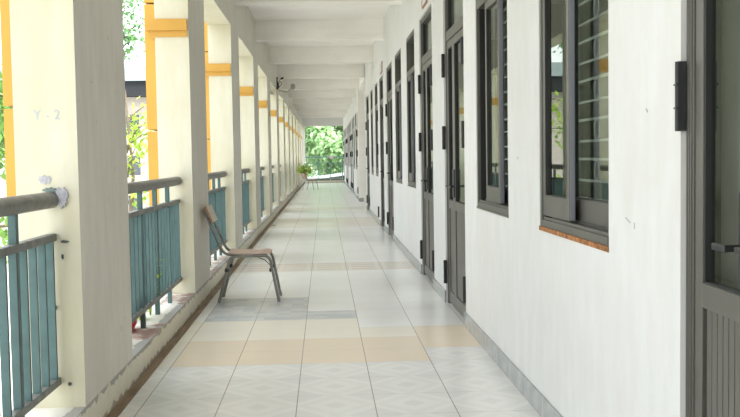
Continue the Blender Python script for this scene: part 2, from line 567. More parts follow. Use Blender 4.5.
# railings -----------------------------------------------------------------------
XRAIL = -1.222
def make_railing(L):
    """L = clear bay length; local y runs 0..L"""
    root = empty('balcony_railing')
    MB().tube([(XRAIL, 0.001, 1.096), (XRAIL, L - 0.001, 1.096)], 0.037, M['steel'], 16).obj('handrail', root, smooth=True)
    MB().box(XRAIL - 0.02, XRAIL + 0.02, 0.001, L - 0.001, 0.912, 0.945, M['steel_rail']).obj('upper_rail', root, bevel=0.003)
    MB().box(XRAIL - 0.02, XRAIL + 0.02, 0.001, L - 0.001, 0.262, 0.295, M['steel_rail']).obj('lower_rail', root, bevel=0.003)
    n = 4
    pm = MB().box(-0.015, 0.015, -0.017, 0.017, CURB - 0.002, 1.066, M['teal']).mesh('post')
    for k in range(n):
        o = bpy.data.objects.new('post', pm); COL.objects.link(o); o.parent = root
        o.location = (XRAIL, L - 0.525 - 0.545 * k, 0)
    nb = 21
    bm = MB().box(-0.016, 0.016, -0.008, 0.008, 0.29, 0.915, M['teal'], {'+x': M['bar_edge']}).mesh('baluster')  # corridor side of each bar coloured darker so the bars separate
    for k in range(nb):
        o = bpy.data.objects.new('baluster', bm); COL.objects.link(o); o.parent = root
        o.location = (XRAIL, 0.045 + (L - 0.09) * k / (nb - 1), 0)
    return root
BAY = PER - (COLS[2][1] - COLS[2][0])
rl0 = make_railing(BAY)
for i in range(1, len(COLS) - 1):
    r = rl0 if i == 1 else copy_tree(rl0)
    r.location = (0, COLS[i][1], 0)
    lab = {1: 'teal barred railing with grey pipe handrail entering the Y-2 marked column',
           2: 'teal barred railing with weeds and red bag beneath, before the leaning chair',
           3: 'teal barred railing just behind the leaning chair'}.get(i)
    if lab is None:
        lab = 'teal barred railing beyond the %s column along the corridor' % ORD[i - 1]
    tag(r, lab, 'railing', 'teal railings between the columns')

# right wall with openings -----------------------------------------------------
Z_TOP, Z_SILL = 2.715, 0.920
# (kind, near y, far y)
OPEN = [('D', -1.75, -0.55), ('D', 1.49, 2.693), ('W', 3.387, 4.49), ('W', 5.262, 6.356), ('D', 6.915, 8.06),
        ('D', 8.92, 10.063), ('W', 10.626, 11.661), ('W', 12.471, 13.55), ('D', 14.142, 15.42),
        ('D', 16.274, 17.348), ('W', 17.924, 18.862), ('W', 19.742, 20.62), ('D', 21.485, 22.82)]
y = 27.9
for k in range(3):
    OPEN += [('D', y, y + 1.2), ('W', y + 1.76, y + 2.86), ('W', y + 3.66, y + 4.76)]
    OPEN += [('D', y + 5.35, y + 6.55)]
    y += 7.4
OPEN = [o for o in OPEN if o[2] < Y1 - .3]
WALLT = 0.20
def build_wall(name, ya, yb, ops, label):
    mb = MB()
    y = ya
    for kind, a, b in ops:
        mb.box(XR, XR + WALLT, y, a, 0, Z_SLAB, M['wall'])
        mb.box(XR, XR + WALLT, a, b, Z_TOP, Z_SLAB, M['wall'])
        if kind == 'W':
            mb.box(XR, XR + WALLT, a, b, 0, Z_SILL, M['wall'])
        y = b
    mb.box(XR, XR + WALLT, y, yb, 0, Z_SLAB, M['wall'])
    return tag(mb.obj(name), label, 'wall', kind='structure')
opsA = [o for o in OPEN if o[1] < 24]; opsB = [o for o in OPEN if o[1] > 24]
build_wall('wall_right', Y0, 23.30, opsA, 'long white classroom wall holding the windows and doors')
build_wall('wall_right_2', 27.5, Y1, opsB, 'far white classroom wall past the recess in the wall')
wr = bpy.data.objects['wall_right']
for (y_, z_, l_, h_, tl) in ((3.17, 1.035, 0.05, 0.004, 0.3), (3.10, 1.02, 0.008, 0.022, 0.1), (2.98, 1.40, 0.018, 0.006, 0.6), (5.0, 1.25, 0.03, 0.004, -0.3)):
    o = MB().box(-0.0012, 0.0005, -l_ / 2, l_ / 2, -h_ / 2, h_ / 2, M['scuff']).obj('scuff_mark', wr, (XR, y_, z_))
    o.rotation_euler = (tl, 0, 0)
# recess side and back walls
rb = MB().box(XR + WALLT, 3.3, 27.5, 27.7, 0, Z_SLAB, M['wall']).box(3.1, 3.3, 23.1, 27.5, 0, Z_SLAB, M['wall']).box(XR + WALLT, 3.3, 23.10, 23.30, 0, Z_SLAB, M['wall'])
rb.box(XR - 0.025, XR + 0.2, 27.47, 27.9, 0, Z_SLAB, M['ceiling'])
tag(rb.obj('wall_back'), 'cream pier and walls of the recess in the classroom wall', 'wall', kind='structure')

sb = MB()
def skirt(a, b):
    sb.box(XR - 0.012, XR + 0.001, a, b, 0, 0.105, M['skirting'])
y = Y0
for kind, a, b in OPEN:
    if y < 24 < a:
        skirt(y, 23.30); y = 27.5
    if kind == 'D':
        skirt(y, a); y = b
skirt(y, Y1)
sb.box(XR - 0.036, XR + 0.1, 27.458, 27.47, 0, 0.105, M['skirting'])
tag(sb.obj('baseboard_right'), 'glossy grey tile skirting along the white wall', 'baseboard', kind='structure')

# classrooms behind the wall (closed, dim)
rm = MB()
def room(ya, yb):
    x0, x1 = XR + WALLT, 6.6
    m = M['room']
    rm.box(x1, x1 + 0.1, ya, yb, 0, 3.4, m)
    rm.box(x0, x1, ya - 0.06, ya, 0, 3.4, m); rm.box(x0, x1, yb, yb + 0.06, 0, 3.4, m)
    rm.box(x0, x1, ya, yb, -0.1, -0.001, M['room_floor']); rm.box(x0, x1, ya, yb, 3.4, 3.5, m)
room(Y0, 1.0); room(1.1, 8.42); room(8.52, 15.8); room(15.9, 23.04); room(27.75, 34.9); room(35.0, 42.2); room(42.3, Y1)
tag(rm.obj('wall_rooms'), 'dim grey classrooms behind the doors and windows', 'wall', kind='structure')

# doors --------------------------------------------------------------------------
# local: x=0 at wall face (corridor side negative x), y 0 (near) .. W (far)
def hinge_mb(mb, y, z, out=-0.004):
    mb.tube([(out - 0.006, y, z - 0.1), (out - 0.006, y, z + 0.1)], 0.011, M['black'], 10)
    mb.box(out - 0.012, 0.008, y - 0.012, y + 0.012, z - 0.1, z + 0.1, M['black'])
    mb.box(out - 0.0175, out, y - 0.0115, y + 0.0115, z - 0.036, z - 0.031, M['gasket'])
    mb.box(out - 0.0175, out, y - 0.0115, y + 0.0115, z + 0.031, z + 0.036, M['gasket'])
    return mb

def leaf(parent, ya, yb, hinge_at, lever_dir, name='leaf', swing=0.0):
    """one door leaf spanning ya..yb; hinge_at = y of the hinge side; lever_dir +1/-1 along y"""
    xf, xb = 0.022, 0.062
    H0, H1 = 0.02, 2.232
    st = 0.055
    w = yb - ya
    lf = empty(name); lf.parent = parent
    lf.location = (xf if swing else 0, hinge_at, 0)
    if swing: lf.location = (0, hinge_at, 0)
    lf.rotation_euler = (0, 0, swing)
    a, b = ya - hinge_at, yb - hinge_at
    f = MB()
    f.box(xf, xb, a, a + st, H0, H1, M['alu']); f.box(xf, xb, b - st, b, H0, H1, M['alu'])
    f.box(xf, xb, a + st, b - st, H0, H0 + 0.10, M['alu']); f.box(xf, xb, a + st, b - st, H1 - 0.06, H1, M['alu'])
    f.box(xf, xb, a + st, b - st, 0.825, 0.895, M['alu'])
    f.obj('leaf_frame', lf, bevel=0.002)
    p = MB()
    p.box(xf + 0.017, xb - 0.006, a + st, b - st, H0 + 0.09, 0.835, M['gasket'])
    c0, c1 = a + st + 0.012, b - st - 0.012
    n = max(3, int(round((c1 - c0) / 0.036)))
    for i in range(n):
        q0 = c0 + (c1 - c0) * i / n; q1 = c0 + (c1 - c0) * (i + 1) / n - 0.004
        p.box(xf + 0.008, xb - 0.008, q0, q1, H0 + 0.105, 0.823, M['alu'])
    p.obj('lower_panel', lf)
    g = MB().box(xf + 0.018, xf + 0.023, a + st - 0.004, b - st + 0.004, 0.89, H1 - 0.055, M['glass'])
    g.obj('glass_pane', lf)
    gk = MB()
    for (q0, q1, z0, z1) in ((a + st, a + st + 0.008, 0.895, H1 - 0.06), (b - st - 0.012, b - st, 0.895, H1 - 0.06),
                             (a + st, b - st, 0.895, 0.901), (a + st, b - st, H1 - 0.068, H1 - 0.06)):
        gk.box(xf + 0.004, xf + 0.03, q0, q1, z0, z1, M['gasket'])
    gk.obj('gasket', lf)
    for z in (0.27, 1.425, 2.04):
        hinge_mb(MB(), 0.046 if hinge_at == yb else -0.046, z).obj('hinge', lf)
    if lever_dir:
        ym = (a + st / 2) if abs(a) > abs(b) else (b - st / 2)      # meeting stile
        h = MB()
        h.box(xf - 0.010, xf + 0.001, ym - 0.018, ym + 0.018, 0.93, 1.16, M['black'])
        h.tube([(xf - 0.008, ym, 1.02), (xf - 0.05, ym, 1.02)], 0.010, M['black'], 10)
        y0, y1 = sorted((ym - lever_dir * 0.012, ym + lever_dir * (0.07 if lever_dir > 0 else 0.15)))
        h.box(xf - 0.058, xf - 0.044, y0, y1, 1.011, 1.029, M['black'])
        h.obj('handle', lf, bevel=0.003)
    return lf

def make_door(W, open_leaf=0.0, name='door'):
    d = empty(name)
    fr = MB()
    jw = 0.05
    x0, x1 = 0.018, 0.10
    for (a, b) in ((0, jw), (W - jw, W)):
        fr.box(x0, x1, a, b, 0, Z_TOP, M['alu'])
    # ribs on the jamb faces
    for s in (0, 1):
        for r in range(3):
            yy = (0.008 + r * 0.014) if s == 0 else (W - 0.008 - r * 0.014 - 0.006)
            fr.box(x0 - 0.005, x0 + 0.001, yy, yy + 0.006, 0, Z_TOP, M['alu'])
    fr.box(x0, x1, jw, W - jw, 2.238, 2.32, M['alu'])
    fr.box(x0, x1, jw, W - jw, Z_TOP - 0.05, Z_TOP, M['alu'])
    fr.obj('door_frame', d, bevel=0.0015)
    tp = MB().box(0.05, 0.055, jw - 0.002, W - jw + 0.002, 2.318, Z_TOP - 0.048, M['glass']).obj('transom_pane', d)
    gk = MB()
    for (q0, q1, z0, z1) in ((jw, jw + 0.012, 2.32, Z_TOP - .05), (W - jw - 0.014, W - jw, 2.32, Z_TOP - .05)):
        gk.box(0.035, 0.06, q0, q1, z0, z1, M['gasket'])
    gk.obj('transom_gasket', d)
    ym = W - 0.42                                   # narrow leaf is on the far side
    leaf(d, jw + 0.003, ym - 0.003, jw + 0.003, -1, 'wide_leaf', 0.0)
    leaf(d, ym + 0.003, W - jw - 0.003, W - jw - 0.003, 1, 'narrow_leaf', open_leaf)
    # threshold joint
    return d

door_labels = {
    0: 'grey glazed door behind the camera, out of the frame',
    1: 'grey glazed door with black lever handle cut off by the frame edge',
    2: 'grey double door between the half open window and the white pier',
    3: 'grey double door under a small pale room sign, past the first pier',
    4: 'grey double door after the second pair of windows',
    5: 'dark grey double door standing open under the second room sign',
    6: 'grey double door just before the recess in the wall'}
win_labels = {
    0: 'sliding window with rusty orange strip under its sill',
    1: 'half open sliding window without the rusty strip, before the double door',
    2: 'narrow-looking grey window just past the door with the first room sign',
    3: 'grey window after the window that follows the first room sign',
    4: 'grey window just past the open dark door',
    5: 'grey window before the last door of the near wall'}
dn = wn_ = 0
BEYOND = {0: 'first', 1: 'second', 2: 'third', 3: 'fourth', 4: 'fifth', 5: 'sixth'}

# windows -------------------------------------------------------------------------
def sash(parent, ya, yb, xf, name):
    s = empty(name); s.parent = parent
    st, xb = 0.042, xf + 0.028
    z0, z1 = Z_SILL + 0.055, 2.245
    f = MB()
    f.box(xf, xb, ya, ya + st, z0, z1, M['alu']); f.box(xf, xb, yb - st, yb, z0, z1, M['alu'])
    f.box(xf, xb, ya + st, yb - st, z0, z0 + 0.095, M['alu']); f.box(xf, xb, ya + st, yb - st, z1 - 0.05, z1, M['alu'])
    f.obj('sash_frame', s, bevel=0.002)
    MB().box(xf + 0.016, xf + 0.020, ya + st - 0.003, yb - st + 0.003, z0 + 0.092, z1 - 0.047, M['glass']).obj('glass_pane', s)
    g = MB()
    for (q0, q1, a, b) in ((ya + st, ya + st + 0.007, z0 + .095, z1 - .05), (yb - st - 0.007, yb - st, z0 + .095, z1 - .05),
                           (ya + st, yb - st, z0 + .095, z0 + .101)):
        g.box(xf + 0.001, xf + 0.018, q0, q1, a, b, M['gasket'])
    g.obj('gasket', s)
    return s

def make_window(W, shift, rusty, detail):
    w = empty('window')
    x0, x1 = 0.004, 0.115
    fw = 0.03
    f = MB()
    f.box(x0, x1, 0, 0.012, Z_SILL, Z_TOP, M['alu']); f.box(x0, x1, W - fw, W, Z_SILL, Z_TOP, M['alu'])
    f.box(x0, x1, fw, W - fw, Z_SILL, Z_SILL + 0.035, M['alu'])
    f.box(x0, x1, fw, W - fw, 2.245, 2.31, M['alu']); f.box(x0, x1, fw, W - fw, Z_TOP - 0.045, Z_TOP, M['alu'])
    f.box(0.022, x1 - 0.01, W - fw - 0.003, W - fw + 0.001, Z_SILL + 0.036, 2.244, M['gasket'])  # black strip paints the shadow inside the far jamb
    # sliding tracks
    f.box(0.052, 0.056, fw, W - fw, Z_SILL + 0.035, Z_SILL + 0.056, M['alu'])
    f.box(0.0125, 0.0148, fw, W - fw, Z_SILL + 0.035, Z_SILL + 0.05, M['alu'])
    f.obj('window_frame', w, bevel=0.0015)
    MB().box(-0.004, 0.02, -0.002, W + 0.002, Z_SILL - 0.018 if rusty else Z_SILL - 0.010, Z_SILL + 0.002, M['rust'] if rusty else M['alu']).obj('sill_strip', w)
    MB().box(0.05, 0.055, fw - 0.002, W - fw + 0.002, 2.308, Z_TOP - 0.043, M['glass']).obj('transom_pane', w)
    half = W * 0.43 + 0.005
    sash(w, fw - 0.02, fw + half + 0.26, 0.060, 'rear_sash')
    b = W - fw - shift
    sash(w, b - half, b, 0.010, 'front_sash')
    MB().box(0.013, 0.034, b - half - 0.004, b - half + 0.001, Z_SILL + 0.06, 2.24, M['alu_light']).obj('interlock_strip', w)
    if detail:
        g = MB(); xg = 0.16; t = 0.005
        z = Z_SILL + 0.045; i = 0
        zs = []
        while z < 2.66:
            zs.append(z); z += 0.097 if i % 2 == 0 else 0.082; i += 1
        for zz in zs:
            g.box(xg, xg + 0.012, 0.02, W - 0.02, zz - 0.0055, zz + 0.0055, M['grille'])
        for yv in (0.025, W - 0.025):
            g.box(xg + 0.003, xg + 0.010, yv - 0.005, yv + 0.005, Z_SILL + 0.01, 2.70, M['grille'])
        for yc in (W * 0.32, W * 0.645):
            for i in range(0, len(zs) - 1, 2):
                zc = (zs[i] + zs[i + 1]) / 2; hz = (zs[i + 1] - zs[i]) / 2 - 0.004
                pts = [(xg + 0.006, yc + 0.036 * math.cos(2 * PI * e / 14), zc + hz * math.sin(2 * PI * e / 14)) for e in range(15)]
                g.tube(pts, 0.0045, M['grille'], 5, caps=False)
        g.obj('security_grille', w)
    return w

di = wi = 0
cache = {}
for kind, a, b in OPEN:
    W = b - a
    if kind == 'D':
        key = ('D', round(W, 2), di in (1, 5))
        o = copy_tree(cache[key]) if key in cache else make_door(W, 1.25 if di == 5 else -0.024 if di == 1 else 0.0)
        cache[key] = cache.get(key, o)
        o.name = 'door_%d' % (di + 1)
        lab = door_labels.get(di) or 'grey double door past the recess in the wall, %s one along' % BEYOND[di - 7]
        tag(o, lab, 'door', 'grey glazed classroom doors', 'structure')
        di += 1
    else:
        key = ('W', round(W, 2), wi in (0,), wi in (1,))
        sh = {0: 0.0, 1: 0.28, 2: 0.0, 3: 0.12}.get(wi, 0.1)
        o = copy_tree(cache[key]) if key in cache else make_window(W, sh, wi == 0, wi < 4)
        cache[key] = cache.get(key, o)
        o.name = 'window_%d' % (wi + 1)
        lab = win_labels.get(wi) or 'grey window past the recess in the wall, %s one along' % BEYOND[wi - 6]
        tag(o, lab, 'window', 'grey sliding classroom windows', 'structure')
        wi += 1
    o.location = (XR, a, 0)

# room signs above doors ----------------------------------------------------------
def sign(y0, y1, z0, z1, label):
    r = empty('room_sign', (XR, (y0 + y1) / 2, z0))
    h = (y1 - y0) / 2
    MB().box(-0.014, 0.0, -h, h, 0.012, z1 - z0 - 0.006, M['plaque']).obj('plaque', r, bevel=0.001)
    f = MB()
    f.box(-0.018, 0.0, -h - 0.012, h + 0.012, 0, 0.014, M['plaque_edge'])
    f.box(-0.018, 0.0, -h - 0.012, -h, 0.014, z1 - z0, M['plaque_edge']); f.box(-0.018, 0.0, h, h + 0.012, 0.014, z1 - z0, M['plaque_edge'])
    f.obj('sign_frame', r)
    tag(r, label, 'sign', 'room signs over the doors')
sign(9.24, 9.60, 2.77, 3.0, 'small pale room sign cut off at the top of the picture')
sign(16.3, 16.75, 2.745, 2.93, 'small pale room sign above the open dark door')

# end of the corridor -----------------------------------------------------------------
ew = MB()
ew.box(XLO, -0.97, Y1 - 0.25, Y1, 0, Z_SLAB, M['wall']); ew.box(1.03, XR + 0.2, Y1 - 0.25, Y1, 0, Z_SLAB, M['wall'])
ew.box(-0.97, 1.03, Y1 - 0.25, Y1, 2.98, Z_SLAB, M['wall']); ew.box(-0.97, 1.03, Y1 - 0.25, Y1, 0, 0.12, M['cream'])
tag(ew.obj('wall_far'), 'white end wall around the bright opening', 'wall', kind='structure')
er = empty('end_railing', (0, Y1 - 0.12, 0.12))
MB().tube([(-0.965, 0, 1.24), (1.03, 0, 1.24)], 0.035, M['teal_hazed'], 12).obj('handrail', er, smooth=True)
MB().box(-0.965, 1.03, -0.02, 0.02, 0.91, 0.95, M['teal_hazed']).obj('upper_rail', er)
MB().box(-0.965, 1.03, -0.02, 0.02, 0.10, 0.135, M['teal_hazed']).obj('lower_rail', er)
pm = MB().box(-0.018, 0.018, -0.018, 0.018, 0, 1.21, M['teal_hazed']).mesh('post')
bm_ = MB().box(-0.010, 0.010, -0.012, 0.012, 0.13, 0.915, M['teal_hazed']).mesh('baluster')
for k in range(4):
    o = bpy.data.objects.new('post', pm); COL.objects.link(o); o.parent = er; o.location = (-0.92 + 1.87 * k / 3, 0, 0)
for k in range(17):
    o = bpy.data.objects.new('baluster', bm_); COL.objects.link(o); o.parent = er; o.location = (-0.95 + 1.93 * k / 16, 0, 0)
tag(er, 'teal railing closing the bright far end of the corridor', 'railing')

def blob(name, c, r, m, seed, sub=3, amp=0.25, parent=None):
    bm = bmesh.new(); bmesh.ops.create_icosphere(bm, subdivisions=sub, radius=1)
    rnd = random.Random(seed)
    ph = [rnd.uniform(0, 6) for _ in range(6)]
    for v in bm.verts:
        d = v.co.normalized()
        k = 1 + amp * (math.sin(3 * d.x + ph[0]) * math.sin(4 * d.y + ph[1]) + 0.5 * math.sin(9 * d.z + ph[2]) * math.sin(8 * d.x + ph[3]))
        v.co = Vector((d.x * r[0] * k, d.y * r[1] * k, d.z * r[2] * k))
    me = bpy.data.meshes.new(name); bm.to_mesh(me); bm.free()
    me.materials.append(m); me.polygons.foreach_set('use_smooth', [True] * len(me.polygons))
    o = bpy.data.objects.new(name, me); COL.objects.link(o); o.location = c
    if parent: o.parent = parent
    return o
tag(blob('folded_cloth', (0.40, Y1 - 0.12, 1.35), (0.10, 0.06, 0.10), M['cloth'], 4), 'pale pink cloth bundled on the far end railing', 'cloth')

# chair -------------------------------------------------------------------------------
def make_chair():
    r = empty('school_chair')
    # local: +x front, y across (0..0.38), matches a chair whose back touches x=0 plane
    TR = 0.0125
    W = 0.38
    def side(y, s):
        f = MB()
        pts = [(0.015, y, 0.838), (0.070, y, 0.70), (0.155, y, 0.50)] + arc((0.155, y, 0.50), (0.178, y, 0.425), (0.25, y, 0.424), 6)[1:] + [(0.57, y, 0.424)]
        return f.tube(pts, TR, M['chrome'], 10)
    for s, y in ((0, 0.03), (1, W - 0.03)):
        side(y, s).obj('back_frame', r, smooth=True)
    for s, y in ((0, 0.006), (1, W - 0.006)):
        f = MB()
        f.tube([(0.665, y, 0.0), (0.60, y, 0.36)] + arc((0.60, y, 0.36), (0.585, y, 0.41), (0.54, y, 0.412), 5)[1:] + [(0.46, y, 0.412)], TR, M['chrome'], 10)
        o = f.obj('leg', r, smooth=True)
        ft = MB().tube([(0.6665, y, 0.0), (0.659, y, 0.045)], 0.0145, M['chrome'], 10).obj('leg_tip', o)
        f = MB()
        f.tube([(0.135, y, 0.0), (0.225, y, 0.34)] + arc((0.225, y, 0.34), (0.24, y, 0.41), (0.30, y, 0.412), 5)[1:] + [(0.47, y, 0.412)], TR, M['chrome'], 10)
        o = f.obj('leg', r, smooth=True)
        ft = MB().tube([(0.134, y, 0.0), (0.145, y, 0.04)], 0.0145, M['chrome'], 10).obj('leg_tip', o)
        c = MB().tube([(0.206, y, 0.275), (0.214, y, 0.305)], 0.017, M['black'], 10)
        c.obj('rubber_collar', o)
    f = MB()
    for x, z in ((0.50, 0.412), (0.31, 0.412)):
        f.tube([(x, 0.006, z), (x, W - 0.006, z)], 0.010, M['chrome'], 8)
    f.obj('cross_bar', r)
    for y in (0.045, W - 0.045):
        b = MB()
        b.tube([(0.47, y, 0.402), (0.545, y, 0.372), (0.592, y, 0.325), (0.596, y, 0.28)], 0.005, M['chrome'], 6)
        b.tube([(0.596, y, 0.295), (0.598, y, 0.265)], 0.014, M['black'], 8)
        b.obj('stacking_brace', r)
    # seat: curved plywood
    s = MB(); nx = 8
    top, bot = [], []
    for i in range(nx + 1):
        t = i / nx; x = 0.225 + 0.37 * t
        z = 0.442 - 0.010 * math.sin(PI * t) + (-0.012 * ((t - 0.85) / 0.15) if t > 0.85 else 0)
        top.append((x, z + 0.006)); bot.append((x, z - 0.006))
    for i in range(nx):
        (xa, za), (xb, zb) = top[i], top[i + 1]; (_, wa), (_, wb_) = bot[i], bot[i + 1]
        s.quad([(xa, 0.0, za), (xb, 0.0, zb), (xb, W, zb), (xa, W, za)], M['wood_seat'])
        s.quad([(xa, 0.0, wa), (xa, W, wa), (xb, W, wb_), (xb, 0.0, wb_)], M['wood_seat'])
        for y, fl_ in ((0.0, False), (W, True)):
            q = [(xa, y, wa), (xb, y, wb_), (xb, y, zb), (xa, y, za)]
            s.quad(q[::-1] if fl_ else q, M['wood_seat'])
    s.quad([(top[-1][0], 0, bot[-1][1]), (top[-1][0], W, bot[-1][1]), (top[-1][0], W, top[-1][1]), (top[-1][0], 0, top[-1][1])], M['wood_edge'])
    s.quad([(top[0][0], 0, bot[0][1]), (top[0][0], 0, top[0][1]), (top[0][0], W, top[0][1]), (top[0][0], W, bot[0][1])], M['wood_edge'])
    s.obj('seat', r)
    # backrest board, slightly dished, in front of the back tubes
    b = MB(); ny = 8
    A = Vector((0.016, 0, 0.850)); B = Vector((0.074, 0, 0.705))
    nrm = Vector((B - A).cross(Vector((0, 1, 0)))).normalized()
    if nrm.x < 0: nrm = -nrm
    F = []
    for j in range(ny + 1):
        t = j / ny; y = W * t; d = -0.012 * math.sin(PI * t) + 0.014
        row = [A + nrm * d, B + nrm * d, B + nrm * (d + 0.016), A + nrm * (d + 0.016)]
        F.append([(p.x, y, p.z) for p in row])
    for j in range(ny):
        p, q = F[j], F[j + 1]
        b.quad([p[0], q[0], q[1], p[1]], M['wood_back']); b.quad([p[3], p[2], q[2], q[3]], M['wood_back'])
        b.quad([p[0], p[3], q[3], q[0]], M['wood_edge']); b.quad([p[1], q[1], q[2], p[2]], M['wood_edge'])
    b.quad([F[0][0], F[0][1], F[0][2], F[0][3]], M['wood_edge']); b.quad([F[ny][3], F[ny][2], F[ny][1], F[ny][0]], M['wood_edge'])
    b.obj('backrest', r)
    return r
ch = make_chair()
ch.location = (-1.088, 8.33, 0.0)
tag(ch, 'old steel-tube chair with wooden seat and backrest, standing sideways against a column', 'chair')
ch2 = copy_tree(ch)
ch2.location = (-1.02, 38.75, 0.0); ch2.rotation_euler = (0, 0, -0.5)
tag(ch2, 'distant chair carrying a potted plant near the end of the corridor', 'chair')

# leaf clusters / plants ------------------------------------------------------------
def leaf_quad(mb, c, d, up, L, W, m):
    d = d.normalized(); s = d.cross(up)
    if s.length < 1e-3: s = Vector((1, 0, 0))
    s.normalize()
    mid = c + d * L * 0.5
    mb.quad([c, mid + s * W * 0.5, c + d * L, mid - s * W * 0.5], m)

def rand_dir(rnd):
    while True:
        v = Vector((rnd.uniform(-1, 1), rnd.uniform(-1, 1), rnd.uniform(-1, 1)))
        if 0.05 < v.length < 1: return v.normalized()

# potted plant on the far chair
px, py, pz = -0.80, 38.78, 0.462
pp = empty('potted_plant', (px, py, pz))
MB().lathe([(0.07, 0), (0.10, 0.18), (0.108, 0.18), (0.108, 0.205), (0.095, 0.205), (0.092, 0.18)], (0, 0, 0), M['terracotta'], 18).obj('pot', pp)
rnd = random.Random(3); fo = MB(); st_ = MB()
for k in range(26):
    w = rnd.uniform(0, 2 * PI); e = rnd.uniform(0.2, 1.3); L = rnd.uniform(0.2, 0.45)
    tip = Vector((math.cos(w) * math.cos(e), math.sin(w) * math.cos(e), math.sin(e))) * L + Vector((0, 0, 0.18))
    st_.tube([(0, 0, 0.17), tip * 0.5 + Vector((0, 0, 0.12)), tip], 0.005, M['leaf_y'], 5)
    for q in range(7):
        leaf_quad(fo, tip + rand_dir(rnd) * 0.05, rand_dir(rnd) + Vector((0, 0, -0.2)), Vector((0, 0, 1)), 0.17, 0.07, M['leaf_y'])
st_.obj('stem', pp)
f_ = fo.obj('foliage', pp)
tag(pp, 'bushy yellow-green potted plant on the distant chair', 'plant')

# plank near far end
pl = MB().box(-0.012, 0.012, -0.05, 0.05, 0, 1.34, M['plank'])
o = pl.obj('wooden_plank', None, (-1.055, 39.35, 0.007)); o.rotation_euler = (0, -0.012, 0)
tag(o, 'upright brown plank against a column behind the distant potted plant', 'plank')

# weeds through the second railing, red bag
def weed(loc, seed, label, tall):
    rnd = random.Random(seed); r = empty('weed_plant', loc)
    s, l = MB(), MB()
    for k in range(5):
        w = rnd.uniform(0, 2 * PI); H = tall * rnd.uniform(0.6, 1)
        pts = [Vector((0, 0, -0.02)), Vector((math.cos(w) * 0.03, math.sin(w) * 0.04, H * 0.5)), Vector((math.cos(w) * 0.06, math.sin(w) * 0.10, H))]
        s.tube(pts, 0.0035, M['leaf_y'], 5)
        for q in range(7):
            t = 0.25 + 0.75 * q / 6
            p = pts[1] * (1 - abs(2 * t - 1)) + (pts[2] * max(0, 2 * t - 1)) + pts[0] * max(0, 1 - 2 * t)
            d = Vector((rnd.uniform(-.3, 1), rnd.uniform(-1, 1), rnd.uniform(-0.3, 0.6)))
            leaf_quad(l, p, d, Vector((0, 0, 1)), rnd.uniform(0.07, 0.12), 0.028, M['leaf_y'])
    s.obj('stem', r); l.obj('leaves', r)
    tag(r, label, 'plant', 'weeds growing by the railing')
weed((-1.27, 6.80, CURB), 2, 'taller green weed poking through the teal bars', 0.42)
weed((-1.31, 6.62, CURB), 6, 'low green weed under the bottom rail of the second railing', 0.14)
rbag = empty('red_bag', (-1.305, 6.14, CURB))
o = blob('bag_body', (0, 0, 0.105), (0.05, 0.19, 0.11), M['red'], 11, 3, 0.28, rbag)
MB().tube([(0.02, -0.02, 0.19), (0.03, 0.03, 0.225), (0.02, 0.09, 0.17)], 0.006, M['red'], 6).obj('bag_handle', rbag)
tag(rbag, 'crumpled red plastic bag on the kerb under the teal railing', 'bag')

# wiring and camera under the edge beam ----------------------------------------------
YB = 22.6
cbk = empty('cable_bundle', (XL, YB, 2.93))
b = MB()
b.tube([(0.012, 0, 0.0), (0.03, 0, 0.06), (0.03, 0, 0.14), (0.01, 0, 0.22), (0.02, 0, 0.29)], [0.02, 0.035, 0.026, 0.014, 0.02], M['black'], 8).obj('cable_sleeve', cbk)
b = MB()
b.tube([(0.03, 0, 0.02), (0.10, 0, 0.10), (0.13, 0, 0.16), (0.06, 0, 0.20), (0.10, 0, 0.24)], 0.006, M['black'], 6)
b.tube([(0.02, 0, 0.04), (0.12, 0.02, 0.12), (0.11, 0.02, 0.2), (0.05, 0, 0.14)], 0.005, M['black'], 6).obj('loose_wire', cbk)
MB().tube([(0.10, 0, 0.25), (0.17, 0, 0.28)], 0.022, M['black'], 8).obj('plug', cbk)
tag(cbk, 'tangle of black cables hanging from the edge beam', 'cables')
sc_ = empty('security_camera', (XL, YB + 0.9, 2.96))
MB().tube([(-0.015, 0, 0), (0.05, 0, 0.0), (0.22, 0, -0.02), (0.34, 0, 0.07)], 0.012, M['cam_grey'], 8).obj('bracket', sc_)
MB().lathe([(0.035, 0.0), (0.06, 0.03), (0.06, 0.10), (0.03, 0.14), (0.008, 0.145)], (0.36, 0, 0.03), M['cam_grey'], 16).obj('camera_body', sc_, smooth=True)
tag(sc_, 'small grey dome camera on a bent bracket under the ceiling', 'camera')
pc = MB().tube([(-1.20, COLS[6][1] + 0.001, 2.82), (-1.20, COLS[7][0] - 0.001, 2.82)], 0.03, M['cam_grey'], 10)
o = pc.obj('conduit_pipe', smooth=True); tag(o, 'beige conduit pipe spanning a bay under the edge beam', 'pipe')
dr = MB().lathe([(0.05, 0), (0.05, 0.004), (0.035, 0.004), (0.03, 0.002)], (-0.985, 18.1, 0.002), M['drain'], 16)
tag(dr.obj('floor_drain'), 'small dark floor drain beside the brown strip', 'drain')

# ------------------------------------------------------------------ outside
tag(MB().quad([(-140, -60, -4), (140, -60, -4), (140, 240, -4), (-140, 240, -4)], M['concrete']).obj('ground'), 'pale yard ground below the corridor', 'ground', kind='structure')

